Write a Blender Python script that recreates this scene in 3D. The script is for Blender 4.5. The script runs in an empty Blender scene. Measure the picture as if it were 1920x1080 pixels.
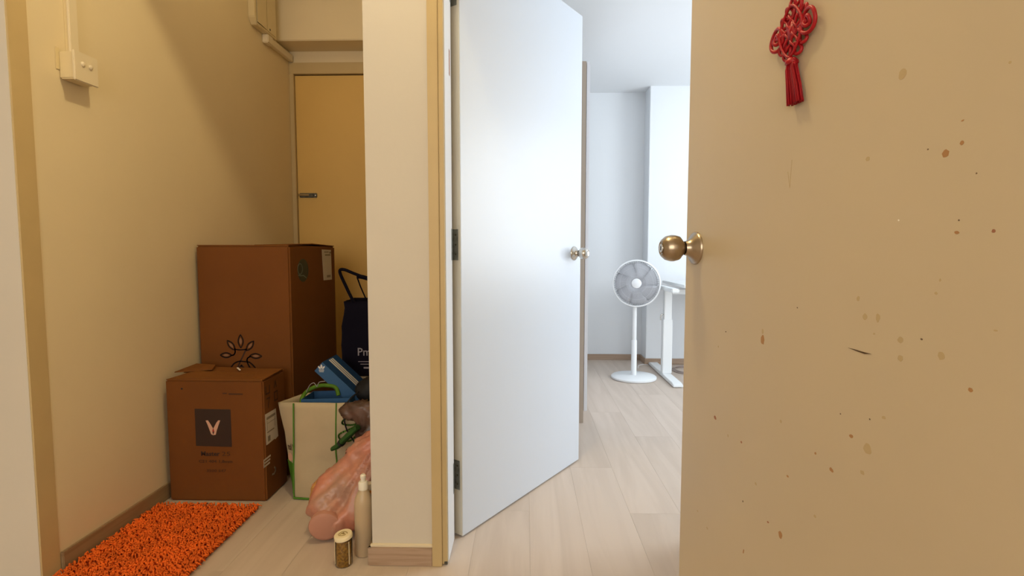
import bpy, bmesh, math, random
from mathutils import Vector, Matrix, noise
random.seed(7)
R = math.radians
C = bpy.context.scene.collection
S = bpy.context.scene

# ------------------------------------------------------------------ camera
F_PX, VPX, HY = 1000.0, 985.0, 470.0
pitch = math.atan((540-HY)/F_PX)
yaw = math.atan((VPX-960)/F_PX*math.cos(pitch))
cd = bpy.data.cameras.new('camera'); cam = bpy.data.objects.new('camera', cd); C.objects.link(cam)
cd.sensor_width = 36; cd.lens = 36*F_PX/1920; cd.clip_start = .01
cam.location = (0, 0, 1.0)
cam.rotation_euler = (math.pi/2-pitch, 0, yaw)
S.camera = cam

# ------------------------------------------------------------------ world, exposure, large lights
S.view_settings.view_transform = 'Standard'; S.view_settings.look = 'None'
S.view_settings.exposure = 0.0; S.view_settings.gamma = 1; S.view_settings.use_curve_mapping = False
W = bpy.data.worlds.new('sky'); S.world = W; W.use_nodes = True
W.node_tree.nodes['Background'].inputs[0].default_value = (.75, .87, 1, 1)
W.node_tree.nodes['Background'].inputs[1].default_value = 1.0

def area(name, loc, direction, sx, sy, power, col):
    l = bpy.data.lights.new(name, 'AREA'); l.shape = 'RECTANGLE'; l.size = sx; l.size_y = sy
    l.energy = power; l.color = col
    o = bpy.data.objects.new(name, l); C.objects.link(o); o.location = loc
    o.rotation_euler = Vector(direction).to_track_quat('-Z', 'Y').to_euler()
    return o
area('bedroom_window_light', (3.16, 2.90, 1.50), (-1, -.32, .22), 1.7, 1.5, 70, (.88, .95, 1.0))
area('living_window_light', (-.8, -2.35, 1.6), (-.05, 1, -.02), 2.4, 1.8, 52, (1.0, .92, .80))
def point(name, loc, power, col, r):
    l = bpy.data.lights.new(name, 'POINT'); l.energy = power; l.color = col; l.shadow_soft_size = r
    o = bpy.data.objects.new(name, l); C.objects.link(o); o.location = loc
    return o
point('hall_lamp_light', (-.30, 1.25, 2.80), 36, (1.0, .81, .45), .04)
point('passage_fill_light', (-.95, 2.35, 2.46), 2.2, (1.0, .80, .44), .10)  # added fill with no visible lamp, lifts the shaded passage walls

# ------------------------------------------------------------------ materials
def mat(name, col, rough=.6, metal=0, var=0, vscale=3, bump=0, bscale=60, spec=.3, col2=None, trans=0, alpha=1, sss=0, stretch=None):
    m = bpy.data.materials.new(name); m.use_nodes = True
    nt = m.node_tree; b = nt.nodes['Principled BSDF']
    b.inputs['Base Color'].default_value = (*col, 1); b.inputs['Roughness'].default_value = rough
    b.inputs['Metallic'].default_value = metal; b.inputs['Specular IOR Level'].default_value = spec
    b.inputs['Transmission Weight'].default_value = trans; b.inputs['Alpha'].default_value = alpha
    if sss:
        b.inputs['Subsurface Weight'].default_value = sss; b.inputs['Subsurface Radius'].default_value = (.03, .02, .015)
    tc = nt.nodes.new('ShaderNodeTexCoord'); src = tc.outputs['Object']
    if stretch:
        mp = nt.nodes.new('ShaderNodeMapping'); mp.inputs['Scale'].default_value = stretch
        nt.links.new(src, mp.inputs[0]); src = mp.outputs[0]
    if var or col2:
        n = nt.nodes.new('ShaderNodeTexNoise'); n.inputs['Scale'].default_value = vscale; n.inputs['Detail'].default_value = 5
        nt.links.new(src, n.inputs['Vector'])
        r = nt.nodes.new('ShaderNodeValToRGB')
        c2 = col2 or tuple(max(0, c*(1-var)) for c in col)
        r.color_ramp.elements[0].position = .35; r.color_ramp.elements[1].position = .65
        r.color_ramp.elements[0].color = (*c2, 1); r.color_ramp.elements[1].color = (*col, 1)
        nt.links.new(n.outputs[0], r.inputs[0]); nt.links.new(r.outputs[0], b.inputs['Base Color'])
    if bump:
        n2 = nt.nodes.new('ShaderNodeTexNoise'); n2.inputs['Scale'].default_value = bscale; n2.inputs['Detail'].default_value = 6
        nt.links.new(src, n2.inputs['Vector'])
        bp = nt.nodes.new('ShaderNodeBump'); bp.inputs['Strength'].default_value = bump; bp.inputs['Distance'].default_value = .002
        nt.links.new(n2.outputs[0], bp.inputs['Height']); nt.links.new(bp.outputs[0], b.inputs['Normal'])
    return m
M = {}
M['hall_wall'] = mat('cream wall paint', (.80, .68, .46), .7, var=.05, vscale=1.6, bump=.25, bscale=40)
M['pillar'] = mat('off white wall paint', (.68, .63, .55), .7, var=.04, vscale=2, bump=.25, bscale=40)
M['yellow'] = mat('yellowed cream frame paint', (.60, .46, .24), .42, var=.08, vscale=4, bump=.15, bscale=30)
M['far_door'] = mat('tan painted door', (.76, .50, .16), .5, var=.06, vscale=2, bump=.1)
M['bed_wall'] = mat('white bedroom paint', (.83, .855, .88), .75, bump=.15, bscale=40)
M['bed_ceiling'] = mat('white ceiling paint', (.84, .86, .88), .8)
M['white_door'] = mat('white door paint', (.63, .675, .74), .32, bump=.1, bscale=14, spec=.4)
M['door_edge'] = mat('cream door edge', (.70, .66, .56), .5, var=.06)
M['white_paint'] = mat('white jamb paint', (.80, .80, .80), .5, var=.04, bump=.3, bscale=20)
M['near_door'] = mat('beige painted door', (.60, .50, .345), .38, var=.05, vscale=2.2, bump=.12, bscale=25, spec=.4)
M['steel'] = mat('satin steel', (.62, .59, .54), .24, 1)
M['steel_brass'] = mat('satin nickel knob', (.44, .36, .27), .28, 1, var=.1, vscale=30)
M['hinge'] = mat('dull hinge metal', (.30, .32, .30), .5, .6, var=.35, vscale=60)
M['dark_metal'] = mat('dark aged metal', (.16, .15, .12), .45, .7, var=.4, vscale=90)
M['ivory'] = mat('ivory plastic', (.72, .60, .36), .35, spec=.5)
M['ivory_light'] = mat('pale ivory plastic', (.78, .68, .50), .35, spec=.5)
M['black'] = mat('black', (.012, .012, .014), .6)
M['cardboard'] = mat('brown cardboard', (.165, .053, .006), .75, var=.14, vscale=3, bump=.15, bscale=8)
M['cardboard_pale'] = mat('cardboard top', (.19, .066, .009), .75, var=.14, vscale=5)
M['card_edge'] = mat('cardboard edge', (.10, .045, .018), .85)
M['print_dark'] = mat('dark print', (.035, .018, .012), .6)
M['print_soft'] = mat('faded brown print', (.065, .026, .008), .7)
M['print_pink'] = mat('pale pink print', (.60, .36, .26), .6)
M['print_red'] = mat('red print', (.35, .02, .02), .6)
M['label'] = mat('paper label', (.58, .52, .44), .6)
M['label_dim'] = mat('label grey print', (.24, .20, .16), .6)
M['white_paper'] = mat('white paper', (.88, .84, .76), .6)
M['leaf_fill'] = mat('leaf print fill', (.24, .12, .065), .7)
M['oval'] = mat('dark green sticker', (.02, .03, .018), .4)
M['oval_line'] = mat('grey sticker print', (.16, .19, .16), .5)
M['orange'] = mat('orange chenille', (.95, .17, .015), .85, var=.3, vscale=25)
M['orange_base'] = mat('orange backing', (.55, .08, .01), .9)
M['white_fabric'] = mat('white woven bag', (.50, .41, .27), .7, var=.08, vscale=9, bump=.3, bscale=25)
M['green'] = mat('green trim', (.07, .20, .02), .6)
M['green_dark'] = mat('dark green cloth', (.03, .10, .02), .7, var=.3, vscale=30)
M['green_bright'] = mat('bright green cloth', (.085, .20, .012), .65, var=.25, vscale=25)
M['navy'] = mat('navy bag fabric', (.007, .006, .014), .8, bump=.4, bscale=14, spec=.08)
M['grey_print'] = mat('grey print', (.30, .28, .32), .6)
M['blue'] = mat('blue shoebox card', (.012, .055, .17), .5)
M['blue_light'] = mat('lighter blue shoebox card', (.03, .10, .24), .5)
M['pale_print'] = mat('pale print', (.70, .70, .70), .6)
M['pink'] = mat('thin pink plastic', (.60, .22, .14), .38, col2=(.44, .25, .18), vscale=8, sss=.12, spec=.6)
M['pink_grey'] = mat('pink grey plastic lid', (.52, .26, .19), .45, spec=.4)
M['tan_paper'] = mat('tan paper seen through plastic', (.55, .29, .09), .6)
M['grey_plastic'] = mat('smoky plastic', (.17, .095, .07), .35, col2=(.05, .028, .02), vscale=12, spec=.5)
M['bottle'] = mat('milky plastic', (.56, .44, .29), .35, sss=.5, spec=.5)
M['bottle_cap'] = mat('white cap plastic', (.86, .82, .70), .4)
M['amber'] = mat('amber plastic', (.65, .26, .03), .3)
M['seeds'] = mat('golden seeds', (.55, .32, .03), .7, col2=(.22, .11, .01), vscale=160)
M['jar_glass'] = mat('clear plastic jar', (.95, .88, .70), .08, trans=1, spec=.5)
M['jar_lid'] = mat('cream jar lid', (.88, .76, .50), .45)
M['gold'] = mat('gold print', (.35, .24, .05), .5)
M['white_plastic'] = mat('white plastic', (.84, .86, .87), .4)
M['fan_blade'] = mat('grey fan blade', (.50, .51, .54), .45)
M['fan_grille'] = mat('pale grille wire', (.66, .67, .70), .4)
M['fan_back'] = mat('grey fan motor', (.50, .51, .53), .5)
M['desk'] = mat('white desk', (.84, .86, .86), .4)
M['wardrobe_side'] = mat('beige wardrobe side', (.50, .41, .33), .55)
M['wardrobe_door'] = mat('white wardrobe door', (.84, .84, .88), .4)
M['cable'] = mat('white cable', (.82, .80, .78), .5)
M['cable_grey'] = mat('pinkish grey cable', (.42, .34, .31), .5)
M['red_cord'] = mat('red silk cord', (.42, .003, .010), .45, var=.25, vscale=200, spec=.4)
M['red_tassel'] = mat('red tassel thread', (.42, .003, .012), .55, var=.45, vscale=260, bump=.8, bscale=300, stretch=(1, 1, .04))
M['stain_brown'] = mat('brown stain', (.42, .22, .09), .6)
M['stain_faint'] = mat('faint stain', (.51, .39, .22), .5)
M['stain_red'] = mat('reddish stain', (.36, .16, .09), .6)
M['stain_dark'] = mat('dark speck', (.16, .10, .06), .6)
M['scratch'] = mat('scratched dark wood', (.10, .06, .03), .8)
M['white_speck'] = mat('pale chip', (.9, .86, .78), .6)
M['outdoor'] = mat('pale glass frame', (.7, .7, .7), .5)

def wood(name, c1, c2, axis_scale, rnd=.16, rough=.42, spec=.35):
    m = bpy.data.materials.new(name); m.use_nodes = True; nt = m.node_tree; b = nt.nodes['Principled BSDF']
    b.inputs['Roughness'].default_value = rough; b.inputs['Specular IOR Level'].default_value = spec
    tc = nt.nodes.new('ShaderNodeTexCoord'); oi = nt.nodes.new('ShaderNodeObjectInfo')
    ad = nt.nodes.new('ShaderNodeVectorMath'); ad.operation = 'MULTIPLY_ADD'
    ad.inputs[1].default_value = (1, 1, 1)
    mr = nt.nodes.new('ShaderNodeMath'); mr.operation = 'MULTIPLY'; mr.inputs[1].default_value = 37.0
    nt.links.new(oi.outputs['Random'], mr.inputs[0]); nt.links.new(tc.outputs['Object'], ad.inputs[0]); nt.links.new(mr.outputs[0], ad.inputs[2])
    mp = nt.nodes.new('ShaderNodeMapping'); mp.inputs['Scale'].default_value = axis_scale
    nt.links.new(ad.outputs[0], mp.inputs[0])
    n = nt.nodes.new('ShaderNodeTexNoise'); n.inputs['Scale'].default_value = 1.0; n.inputs['Detail'].default_value = 6; n.inputs['Distortion'].default_value = 1.2
    nt.links.new(mp.outputs[0], n.inputs['Vector'])
    r = nt.nodes.new('ShaderNodeValToRGB'); r.color_ramp.elements[0].position = .32; r.color_ramp.elements[1].position = .62
    r.color_ramp.elements[0].color = (*c2, 1); r.color_ramp.elements[1].color = (*c1, 1)
    nt.links.new(n.outputs[0], r.inputs[0])
    hv = nt.nodes.new('ShaderNodeHueSaturation')
    mm = nt.nodes.new('ShaderNodeMapRange'); mm.inputs['To Min'].default_value = 1-rnd; mm.inputs['To Max'].default_value = 1+rnd*.4
    nt.links.new(oi.outputs['Random'], mm.inputs['Value']); nt.links.new(mm.outputs[0], hv.inputs['Value'])
    nt.links.new(r.outputs[0], hv.inputs['Color']); nt.links.new(hv.outputs[0], b.inputs['Base Color'])
    return m
M['plank'] = wood('pale oak laminate', (.62, .515, .43), (.54, .44, .36), (11, .9, 5), rnd=.05)
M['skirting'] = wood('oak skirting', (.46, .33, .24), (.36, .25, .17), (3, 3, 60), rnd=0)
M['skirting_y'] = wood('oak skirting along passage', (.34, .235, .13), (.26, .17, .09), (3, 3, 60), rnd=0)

# ------------------------------------------------------------------ object helpers (all coordinates are world coordinates)
WL = {}
def props(o, label=None, cat=None, group=None, kind=None):
    if label: o['label'] = label
    if cat: o['category'] = cat
    if group: o['group'] = group
    if kind: o['kind'] = kind
    return o
def thing(name, loc, label, cat, group=None, kind=None):
    o = bpy.data.objects.new(name, None); C.objects.link(o); o.location = loc; o.empty_display_size = .05
    WL[o] = Vector(loc); return props(o, label, cat, group, kind)
def put(name, me, m, parent=None, base=None):
    vs = [v.co for v in me.vertices]
    if base is None:
        lo = [min(v[i] for v in vs) for i in range(3)]; hi = [max(v[i] for v in vs) for i in range(3)]
        base = Vector(((lo[0]+hi[0])/2, (lo[1]+hi[1])/2, lo[2]))
    me.transform(Matrix.Translation(-base))
    o = bpy.data.objects.new(name, me); C.objects.link(o); WL[o] = base.copy()
    if parent is not None:
        o.parent = parent; o.location = base-WL[parent]
    else: o.location = base
    if m is not None:
        ms = m if isinstance(m, (list, tuple)) else [m]
        for q in ms: me.materials.append(M[q])
    return o
def finish(name, bm, m, parent=None, smooth=False, autos=None):
    bmesh.ops.recalc_face_normals(bm, faces=bm.faces)
    me = bpy.data.meshes.new(name); bm.to_mesh(me); bm.free()
    if smooth:
        for p in me.polygons: p.use_smooth = True
        if autos: me.set_sharp_from_angle(angle=R(autos))
    return put(name, me, m, parent)
def bbox(bm, x0, x1, y0, y1, z0, z1, bev=0, seg=2, T=None):
    b2 = bmesh.new(); bmesh.ops.create_cube(b2, size=1)
    for v in b2.verts:
        v.co = Vector(((x0+x1)/2+v.co.x*(x1-x0), (y0+y1)/2+v.co.y*(y1-y0), (z0+z1)/2+v.co.z*(z1-z0)))
    if bev: bmesh.ops.bevel(b2, geom=b2.edges[:], offset=bev, segments=seg, affect='EDGES')
    if T is not None: bmesh.ops.transform(b2, matrix=T, verts=b2.verts)
    me = bpy.data.meshes.new('t'); b2.to_mesh(me); b2.free(); bm.from_mesh(me); bpy.data.meshes.remove(me)
def box(name, x0, x1, y0, y1, z0, z1, m, parent=None, bev=0, seg=2, T=None, smooth=None):
    bm = bmesh.new(); bbox(bm, x0, x1, y0, y1, z0, z1, bev, seg, T)
    return finish(name, bm, m, parent, smooth=bool(bev) if smooth is None else smooth, autos=30)
def lathe_bm(bm, prof, seg=32, T=None, sx=1, sy=1):
    rings = []; vv = []
    for r, z in prof:
        if r < 1e-5: ring = [bm.verts.new((0, 0, z))]
        else: ring = [bm.verts.new((r*sx*math.cos(2*math.pi*i/seg), r*sy*math.sin(2*math.pi*i/seg), z)) for i in range(seg)]
        rings.append(ring); vv += ring
    for a, b in zip(rings, rings[1:]):
        for i in range(seg):
            j = (i+1) % seg
            if len(a) == 1 and len(b) == 1: break
            if len(a) == 1: bm.faces.new((a[0], b[i], b[j]))
            elif len(b) == 1: bm.faces.new((a[i], a[j], b[0]))
            else: bm.faces.new((a[i], a[j], b[j], b[i]))
    if T is not None: bmesh.ops.transform(bm, matrix=T, verts=vv)
def lathe(name, prof, m, parent=None, T=None, seg=32, autos=40, sx=1, sy=1):
    bm = bmesh.new(); lathe_bm(bm, prof, seg, T, sx, sy)
    return finish(name, bm, m, parent, True, autos)
def smoothpts(pts, k=4, closed=False):
    P = [Vector(p) for p in pts]; n = len(P); out = []
    rng = range(n) if closed else range(n-1)
    for i in rng:
        p0 = P[(i-1) % n] if closed or i > 0 else P[0]; p1 = P[i]; p2 = P[(i+1) % n]; p3 = P[(i+2) % n] if closed or i+2 < n else P[-1]
        for j in range(k):
            t = j/k
            out.append(.5*((2*p1)+(p2-p0)*t+(2*p0-5*p1+4*p2-p3)*t*t+(3*p1-p0-3*p2+p3)*t**3))
    if not closed: out.append(P[-1])
    return out
def tube_bm(bm, pts, r, seg=8, closed=False, flat=None):
    P = [Vector(p) for p in pts]; n = len(P); rings = []
    up = Vector((0, 0, 1)); prev = None
    for i in range(n):
        if closed: t = P[(i+1) % n]-P[(i-1) % n]
        else: t = P[min(i+1, n-1)]-P[max(i-1, 0)]
        if t.length < 1e-9: t = Vector((0, 0, 1))
        t.normalize()
        if prev is None:
            a = t.cross(up)
            if a.length < .05: a = t.cross(Vector((1, 0, 0)))
        else: a = prev-t*prev.dot(t)
        a.normalize(); prev = a; b = t.cross(a)
        rr = r[i] if isinstance(r, (list, tuple)) else r
        fl = flat or 1
        rings.append([bm.verts.new(P[i]+a*rr*math.cos(2*math.pi*k/seg)+b*rr*fl*math.sin(2*math.pi*k/seg)) for k in range(seg)])
    pairs = list(zip(rings, rings[1:]))
    if closed: pairs.append((rings[-1], rings[0]))
    for a, b in pairs:
        for k in range(seg):
            bm.faces.new((a[k], a[(k+1) % seg], b[(k+1) % seg], b[k]))
    if not closed:
        bm.faces.new(rings[0][::-1]); bm.faces.new(rings[-1])
def tube(name, pts, r, m, parent=None, seg=8, closed=False, flat=None):
    bm = bmesh.new(); tube_bm(bm, pts, r, seg, closed, flat)
    return finish(name, bm, m, parent, True, 60)
def poly_bm(bm, pts2, T, th=.0006):
    """flat print: a thin prism from a 2D outline, T maps (x, y, 0) to the surface, +z outwards"""
    a = [bm.verts.new(T @ Vector((x, y, th))) for x, y in pts2]; bm.faces.new(a)
    b = [bm.verts.new(T @ Vector((x, y, 0))) for x, y in pts2]
    n = len(a)
    for i in range(n): bm.faces.new((a[i], b[i], b[(i+1) % n], a[(i+1) % n]))
def decal(name, polys, T, m, parent, th=.0006, kind=None):
    bm = bmesh.new()
    for p in polys: poly_bm(bm, p, T, th)
    o = finish(name, bm, m, parent)
    if kind: o['kind'] = kind
    return o
def rect(x0, x1, y0, y1): return [(x0, y0), (x1, y0), (x1, y1), (x0, y1)]
def ell(cx, cy, rx, ry, n=18, rot=0, jit=0):
    o = []
    for i in range(n):
        a = 2*math.pi*i/n; q = 1+random.uniform(-jit, jit)
        x, y = rx*q*math.cos(a), ry*q*math.sin(a)
        o.append((cx+x*math.cos(rot)-y*math.sin(rot), cy+x*math.sin(rot)+y*math.cos(rot)))
    return o
def stroke(pts, w):
    """outline polygons (one quad per segment) of a printed stroke"""
    out = []
    for (x0, y0), (x1, y1) in zip(pts, pts[1:]):
        d = Vector((x1-x0, y1-y0)); L = d.length
        if L < 1e-7: continue
        d /= L; n = Vector((-d.y, d.x))*w/2; e = d*w*.3
        out.append([(x0-e.x+n.x, y0-e.y+n.y), (x0-e.x-n.x, y0-e.y-n.y), (x1+e.x-n.x, y1+e.y-n.y), (x1+e.x+n.x, y1+e.y+n.y)])
    return out
def frame(o, ax, ay, az):
    m = Matrix.Identity(4)
    for i, a in enumerate((ax, ay, az)):
        for j in range(3): m[j][i] = a[j]
    for j in range(3): m[j][3] = o[j]
    return m
def front(x, y, z): return frame((x, y, z), (1, 0, 0), (0, 0, 1), (0, -1, 0))      # on a face looking to -y
def side(x, y, z): return frame((x, y, z), (0, 1, 0), (0, 0, 1), (1, 0, 0))       # on a face looking to +x
def text(name, s, size, T, m, parent, bold=0, width=None):
    cu = bpy.data.curves.new('t', 'FONT'); cu.body = s; cu.size = size; cu.extrude = .0003; cu.offset = bold; cu.resolution_u = 2
    o = bpy.data.objects.new('t', cu); C.objects.link(o)
    dg = bpy.context.evaluated_depsgraph_get(); me = bpy.data.meshes.new_from_object(o.evaluated_get(dg))
    bpy.data.objects.remove(o); bpy.data.curves.remove(cu); me.name = name; me.materials.clear()
    if width:
        xs = [v.co.x for v in me.vertices]; k = width/(max(xs)-min(xs)); me.transform(Matrix.Diagonal((k, 1, 1, 1)))
    me.transform(T)
    return put(name, me, m, parent)
def metablob(name, els, m, parent=None, res=.012, fold=0, fscale=18, zmin=0, xmax=None, flat=None, seed=0, apex=None):
    mb = bpy.data.metaballs.new('mb'); mb.resolution = res; mb.render_resolution = res; mb.threshold = .5
    for (x, y, z, rx, ry, rz) in els:
        e = mb.elements.new(type='ELLIPSOID'); e.co = (x, y, z); e.radius = 1; e.size_x = rx; e.size_y = ry; e.size_z = rz
        e.radius = 1.0
    o = bpy.data.objects.new('mb'+name, mb); C.objects.link(o)
    dg = bpy.context.evaluated_depsgraph_get(); dg.update()
    me = bpy.data.meshes.new_from_object(o.evaluated_get(dg))
    bpy.data.objects.remove(o); bpy.data.metaballs.remove(mb); me.name = name; me.materials.clear()
    bm = bmesh.new(); bm.from_mesh(me); bpy.data.meshes.remove(me)
    bmesh.ops.smooth_vert(bm, verts=bm.verts, factor=.5, use_axis_x=True, use_axis_y=True, use_axis_z=True)
    bm.normal_update()
    for v in bm.verts:
        if fold:
            p = v.co*fscale+Vector((seed, seed*2, 0))
            q = Vector((p.x*1.2+p.z*.9, p.y, p.z*.45-p.x*.3))
            n = 1-2*abs(noise.noise(q)); n2 = 1-2*abs(noise.noise(q*2.3))
            v.co += v.normal*fold*(n*.8+n2*.45-.6)
        if apex:
            d = v.co-Vector(apex); ang = math.atan2(d.z, d.x)*2.6+1.2*math.atan2(d.y, d.x); L = d.length
            w = min(1, L/.12)
            r1 = abs(noise.noise(Vector((ang*1.6, L*3.0, seed)))); r2 = abs(noise.noise(Vector((ang*4.0, L*5.0, seed+5)))); r3 = abs(noise.noise(v.co*34))
            v.co += v.normal*w*(.034*(.22-r1)+.012*(.2-r2)+.0025*(.2-r3))
        v.co.z = max(v.co.z, zmin)
        if xmax is not None: v.co.x = min(v.co.x, xmax)
    return finish(name, bm, m, parent, True)
def struct(o, label=None): o['kind'] = 'structure'; 
def sbox(name, *a, label=None, **k):
    o = box(name, *a, **k); o['kind'] = 'structure'
    if label: o['label'] = label
    return o

# ------------------------------------------------------------------ the setting
XL = -1.449; XP = -.487; YF = 3.32; YW = 1.632; ZH = 2.92; HC = 2.40
fl_ = sbox('floor', -3.2, 3.3, -2.6, 4.95, -.06, -.008, 'plank', label='pale oak laminate floor of hall and bedroom')
pm = {}
def plank_mesh(w, l):
    key = (round(w, 3), round(l, 3))
    if key in pm: return pm[key]
    bm = bmesh.new(); c = .0004
    lo = [bm.verts.new((x*w/2, y*l/2, -.008)) for x, y in ((-1, -1), (1, -1), (1, 1), (-1, 1))]
    mi = [bm.verts.new((x*w/2, y*l/2, -c)) for x, y in ((-1, -1), (1, -1), (1, 1), (-1, 1))]
    hi = [bm.verts.new((x*(w/2-c), y*(l/2-c), 0)) for x, y in ((-1, -1), (1, -1), (1, 1), (-1, 1))]
    for a, b in ((lo, mi), (mi, hi)):
        for i in range(4): bm.faces.new((a[i], a[(i+1) % 4], b[(i+1) % 4], b[i]))
    bm.faces.new(hi); bm.faces.new(lo[::-1])
    me = bpy.data.meshes.new('plank'); bm.to_mesh(me); bm.free(); me.materials.append(M['plank']); pm[key] = me
    return me
pw, plen = .192, 1.28
i = 0; x = XL-.07
while x < 3.15:
    y = -1.4-((i*.43) % 1.28)
    while y < 4.9:
        a, b = max(y, -1.2), min(y+plen, 4.9)
        if b-a > .05 and not (x+pw < XL-.2) and not (x > 1.9 and b < 1.7):
            me = plank_mesh(pw-.0003, b-a-.0003)
            o = bpy.data.objects.new('plank', me); C.objects.link(o); o.parent = fl_
            o.location = Vector((x+pw/2, (a+b)/2, 0))-WL[fl_]; WL[o] = Vector((x+pw/2, (a+b)/2, 0))
        y += plen
    x += pw; i += 1

sbox('wall_left', XL-.12, XL, 1.56, YF+.12, -.01, ZH, 'hall_wall', label='cream left wall of the storage passage')
sbox('wall_near_left', -3.2, XL-.003, 1.50, 1.60, -.01, ZH, 'pillar', label='pinkish off-white wall edge at the far left')
sbox('trim_1', XL-.02, XL+.002, 1.502, 1.563, 0, ZH, 'yellow', label='yellowed painted frame strip at the mouth of the passage')
# back wall of passage with beam and door
sbox('wall_back', XL, XP, YF+.06, YF+.16, -.01, ZH, 'hall_wall')
sbox('wall_above_door', XL, XP, YF, YF+.07, 2.146, ZH-.3, 'hall_wall', label='cream wall strip above the tan door')
sbox('beam', XL+.001, XP, 3.15, YF+.02, 2.214, ZH-.3, 'hall_wall', label='cream beam crossing above the tan door', bev=.004)
fr = thing('trim_2', (-.97, YF, 0), 'cream frame around the tan door at the end of the passage', None, kind='structure')
box('jamb', XL, XL+.026, YF-.006, YF+.05, 0, 2.08, 'yellow', fr, .002)
box('jamb', XP-.03, XP, YF-.006, YF+.05, 0, 2.08, 'yellow', fr, .002)
box('head', XL, XP, YF-.006, YF+.05, 2.08, 2.147, 'yellow', fr, .002)
d3 = thing('door_3', (-.97, YF+.03, 0), 'tan painted door at the end of the storage passage', None, kind='structure')
box('door_leaf', XL+.028, XP-.032, YF+.012, YF+.05, .006, 2.074, 'far_door', d3, .002)
hp = box('hasp', -1.408, -1.30, YF+.004, YF+.012, 1.330, 1.358, 'dark_metal', d3, .002)
tube('bolt', [(-1.415, YF-.002, 1.346), (-1.345, YF-.002, 1.346)], .006, 'steel', hp)
box('clasp', -1.345, -1.318, YF-.008, YF+.006, 1.334, 1.354, 'dark_metal', hp, .003)
for zx in (-1.398, -1.310):
    lathe('screw', [(0, .003), (.004, .002), (.0045, 0)], 'steel', hp, T=front(zx, YF+.004, 1.344), seg=10)
sbox('passage_ceiling', XL, XP, 1.73, YF+.1, ZH-.32, ZH-.26, 'hall_wall')
sbox('wall_header', XL, XP, 1.625, 1.73, 2.414, ZH, 'hall_wall', label='wall piece above the mouth of the passage')
# pillar + partition, bedroom left wall
sbox('wall_pillar', XP, -.29, YW, 1.80, 0, ZH, 'pillar', label='off-white end of the partition wall between passage and bedroom')
sbox('wall_partition', XP, -.36, 1.80, YF+.12, 0, ZH, 'hall_wall')
sbox('wall_bedroom_left', -.361, -.345, 1.802, 4.95, 0, ZH, 'bed_wall')
# baseboards
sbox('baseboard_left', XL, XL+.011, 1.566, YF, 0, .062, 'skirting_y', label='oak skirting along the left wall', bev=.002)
bp = sbox('baseboard_pillar', XP-.012, -.293, YW-.013, YW, 0, .060, 'skirting', label='oak skirting at the foot of the off-white wall end', bev=.002)
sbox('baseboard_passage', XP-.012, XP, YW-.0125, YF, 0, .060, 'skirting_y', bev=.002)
box('lit_top_strip', XP-.004, -.293, YW-.009, YW+.001, .060, .068, 'ivory_light', bp, .001)  # pale strip paints the lit top face of the skirting
# bedroom door frame
fr2 = thing('trim_3', (-.26, 1.70, 0), 'yellowed door frame at the left of the bedroom doorway', None, kind='structure')
box('casing', -.293, -.262, 1.618, 1.64, 0, 2.12, 'yellow', fr2, .0015)
box('casing', -.262, -.2465, 1.626, 1.66, 0.004, 2.10, 'yellow', fr2, .0015)
rv = box('reveal', -.29, -.2445, 1.64, 1.785, 0, 2.10, 'white_paint', fr2, .002)
box('reveal_stop', -.29, -.251, 1.785, 1.80, 0, 2.10, 'door_edge', fr2)
chp = box('paint_chip', -.2560, -.2460, 1.6250, 1.630, .003, .014, 'dark_metal', fr2, .001)
box('paint_chip', -.2450, -.2440, 1.738, 1.756, 1.56, 1.64, 'stain_red', fr2)
box('head', -.29, .66, 1.618, 1.80, 2.10, 2.16, 'yellow', fr2, .002)
box('jamb', .615, .655, 1.618, 1.80, 0, 2.10, 'yellow', fr2, .002)
sbox('wall_front', .65, 3.3, 1.64, 1.80, 0, ZH, 'bed_wall')
sbox('wall_over_doorway', -.29, .65, 1.64, 1.80, 2.155, ZH, 'bed_wall')
# bedroom shell
YB = 4.87; YC = 4.68; XC = 1.062
sbox('wall_bedroom_back', -.36, 3.3, YB, YB+.1, 0, HC+.1, 'bed_wall', label='white back wall of the bedroom')
sbox('wall_column', XC, 3.2, YC, YB+.02, 0, HC+.05, 'bed_wall', label='white wall column projecting at the bedroom corner', bev=.004)
sbox('ceiling', -.36, 3.3, 1.78, YB+.1, HC, HC+.1, 'bed_ceiling', label='white bedroom ceiling')
sbox('baseboard_back', .30, XC, YB-.012, YB, 0, .052, 'skirting', label='oak skirting on the bedroom back wall', bev=.002)
sbox('baseboard_column', XC-.012, 3.2, YC-.012, YC, 0, .052, 'skirting', label='oak skirting around the wall column', bev=.002)
sbox('baseboard_column_side', XC-.012, XC, YC-.0115, YB-.012, 0, .052, 'skirting', bev=.002)
# right wall with its window (outside the frame)
sbox('wall_right_low', 3.2, 3.32, 1.7, 4.95, 0, .8, 'bed_wall')
sbox('wall_right_high', 3.2, 3.32, 1.7, 4.95, 2.3, HC+.1, 'bed_wall')
sbox('wall_right_near', 3.2, 3.32, 1.7, 2.1, .8, 2.3, 'bed_wall')
sbox('wall_right_far', 3.2, 3.32, 3.9, 4.95, .8, 2.3, 'bed_wall')
wn = thing('window_1', (3.26, 3.35, .8), 'bedroom window', None, kind='structure')
for yy in (2.12, 3.0, 3.88): box('window_frame', 3.23, 3.28, yy-.02, yy+.02, .82, 2.28, 'outdoor', wn, .003)
for zz in (.82, 2.28): box('window_frame', 3.23, 3.28, 2.1, 3.9, zz-.02, zz+.02, 'outdoor', wn, .003)
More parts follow.
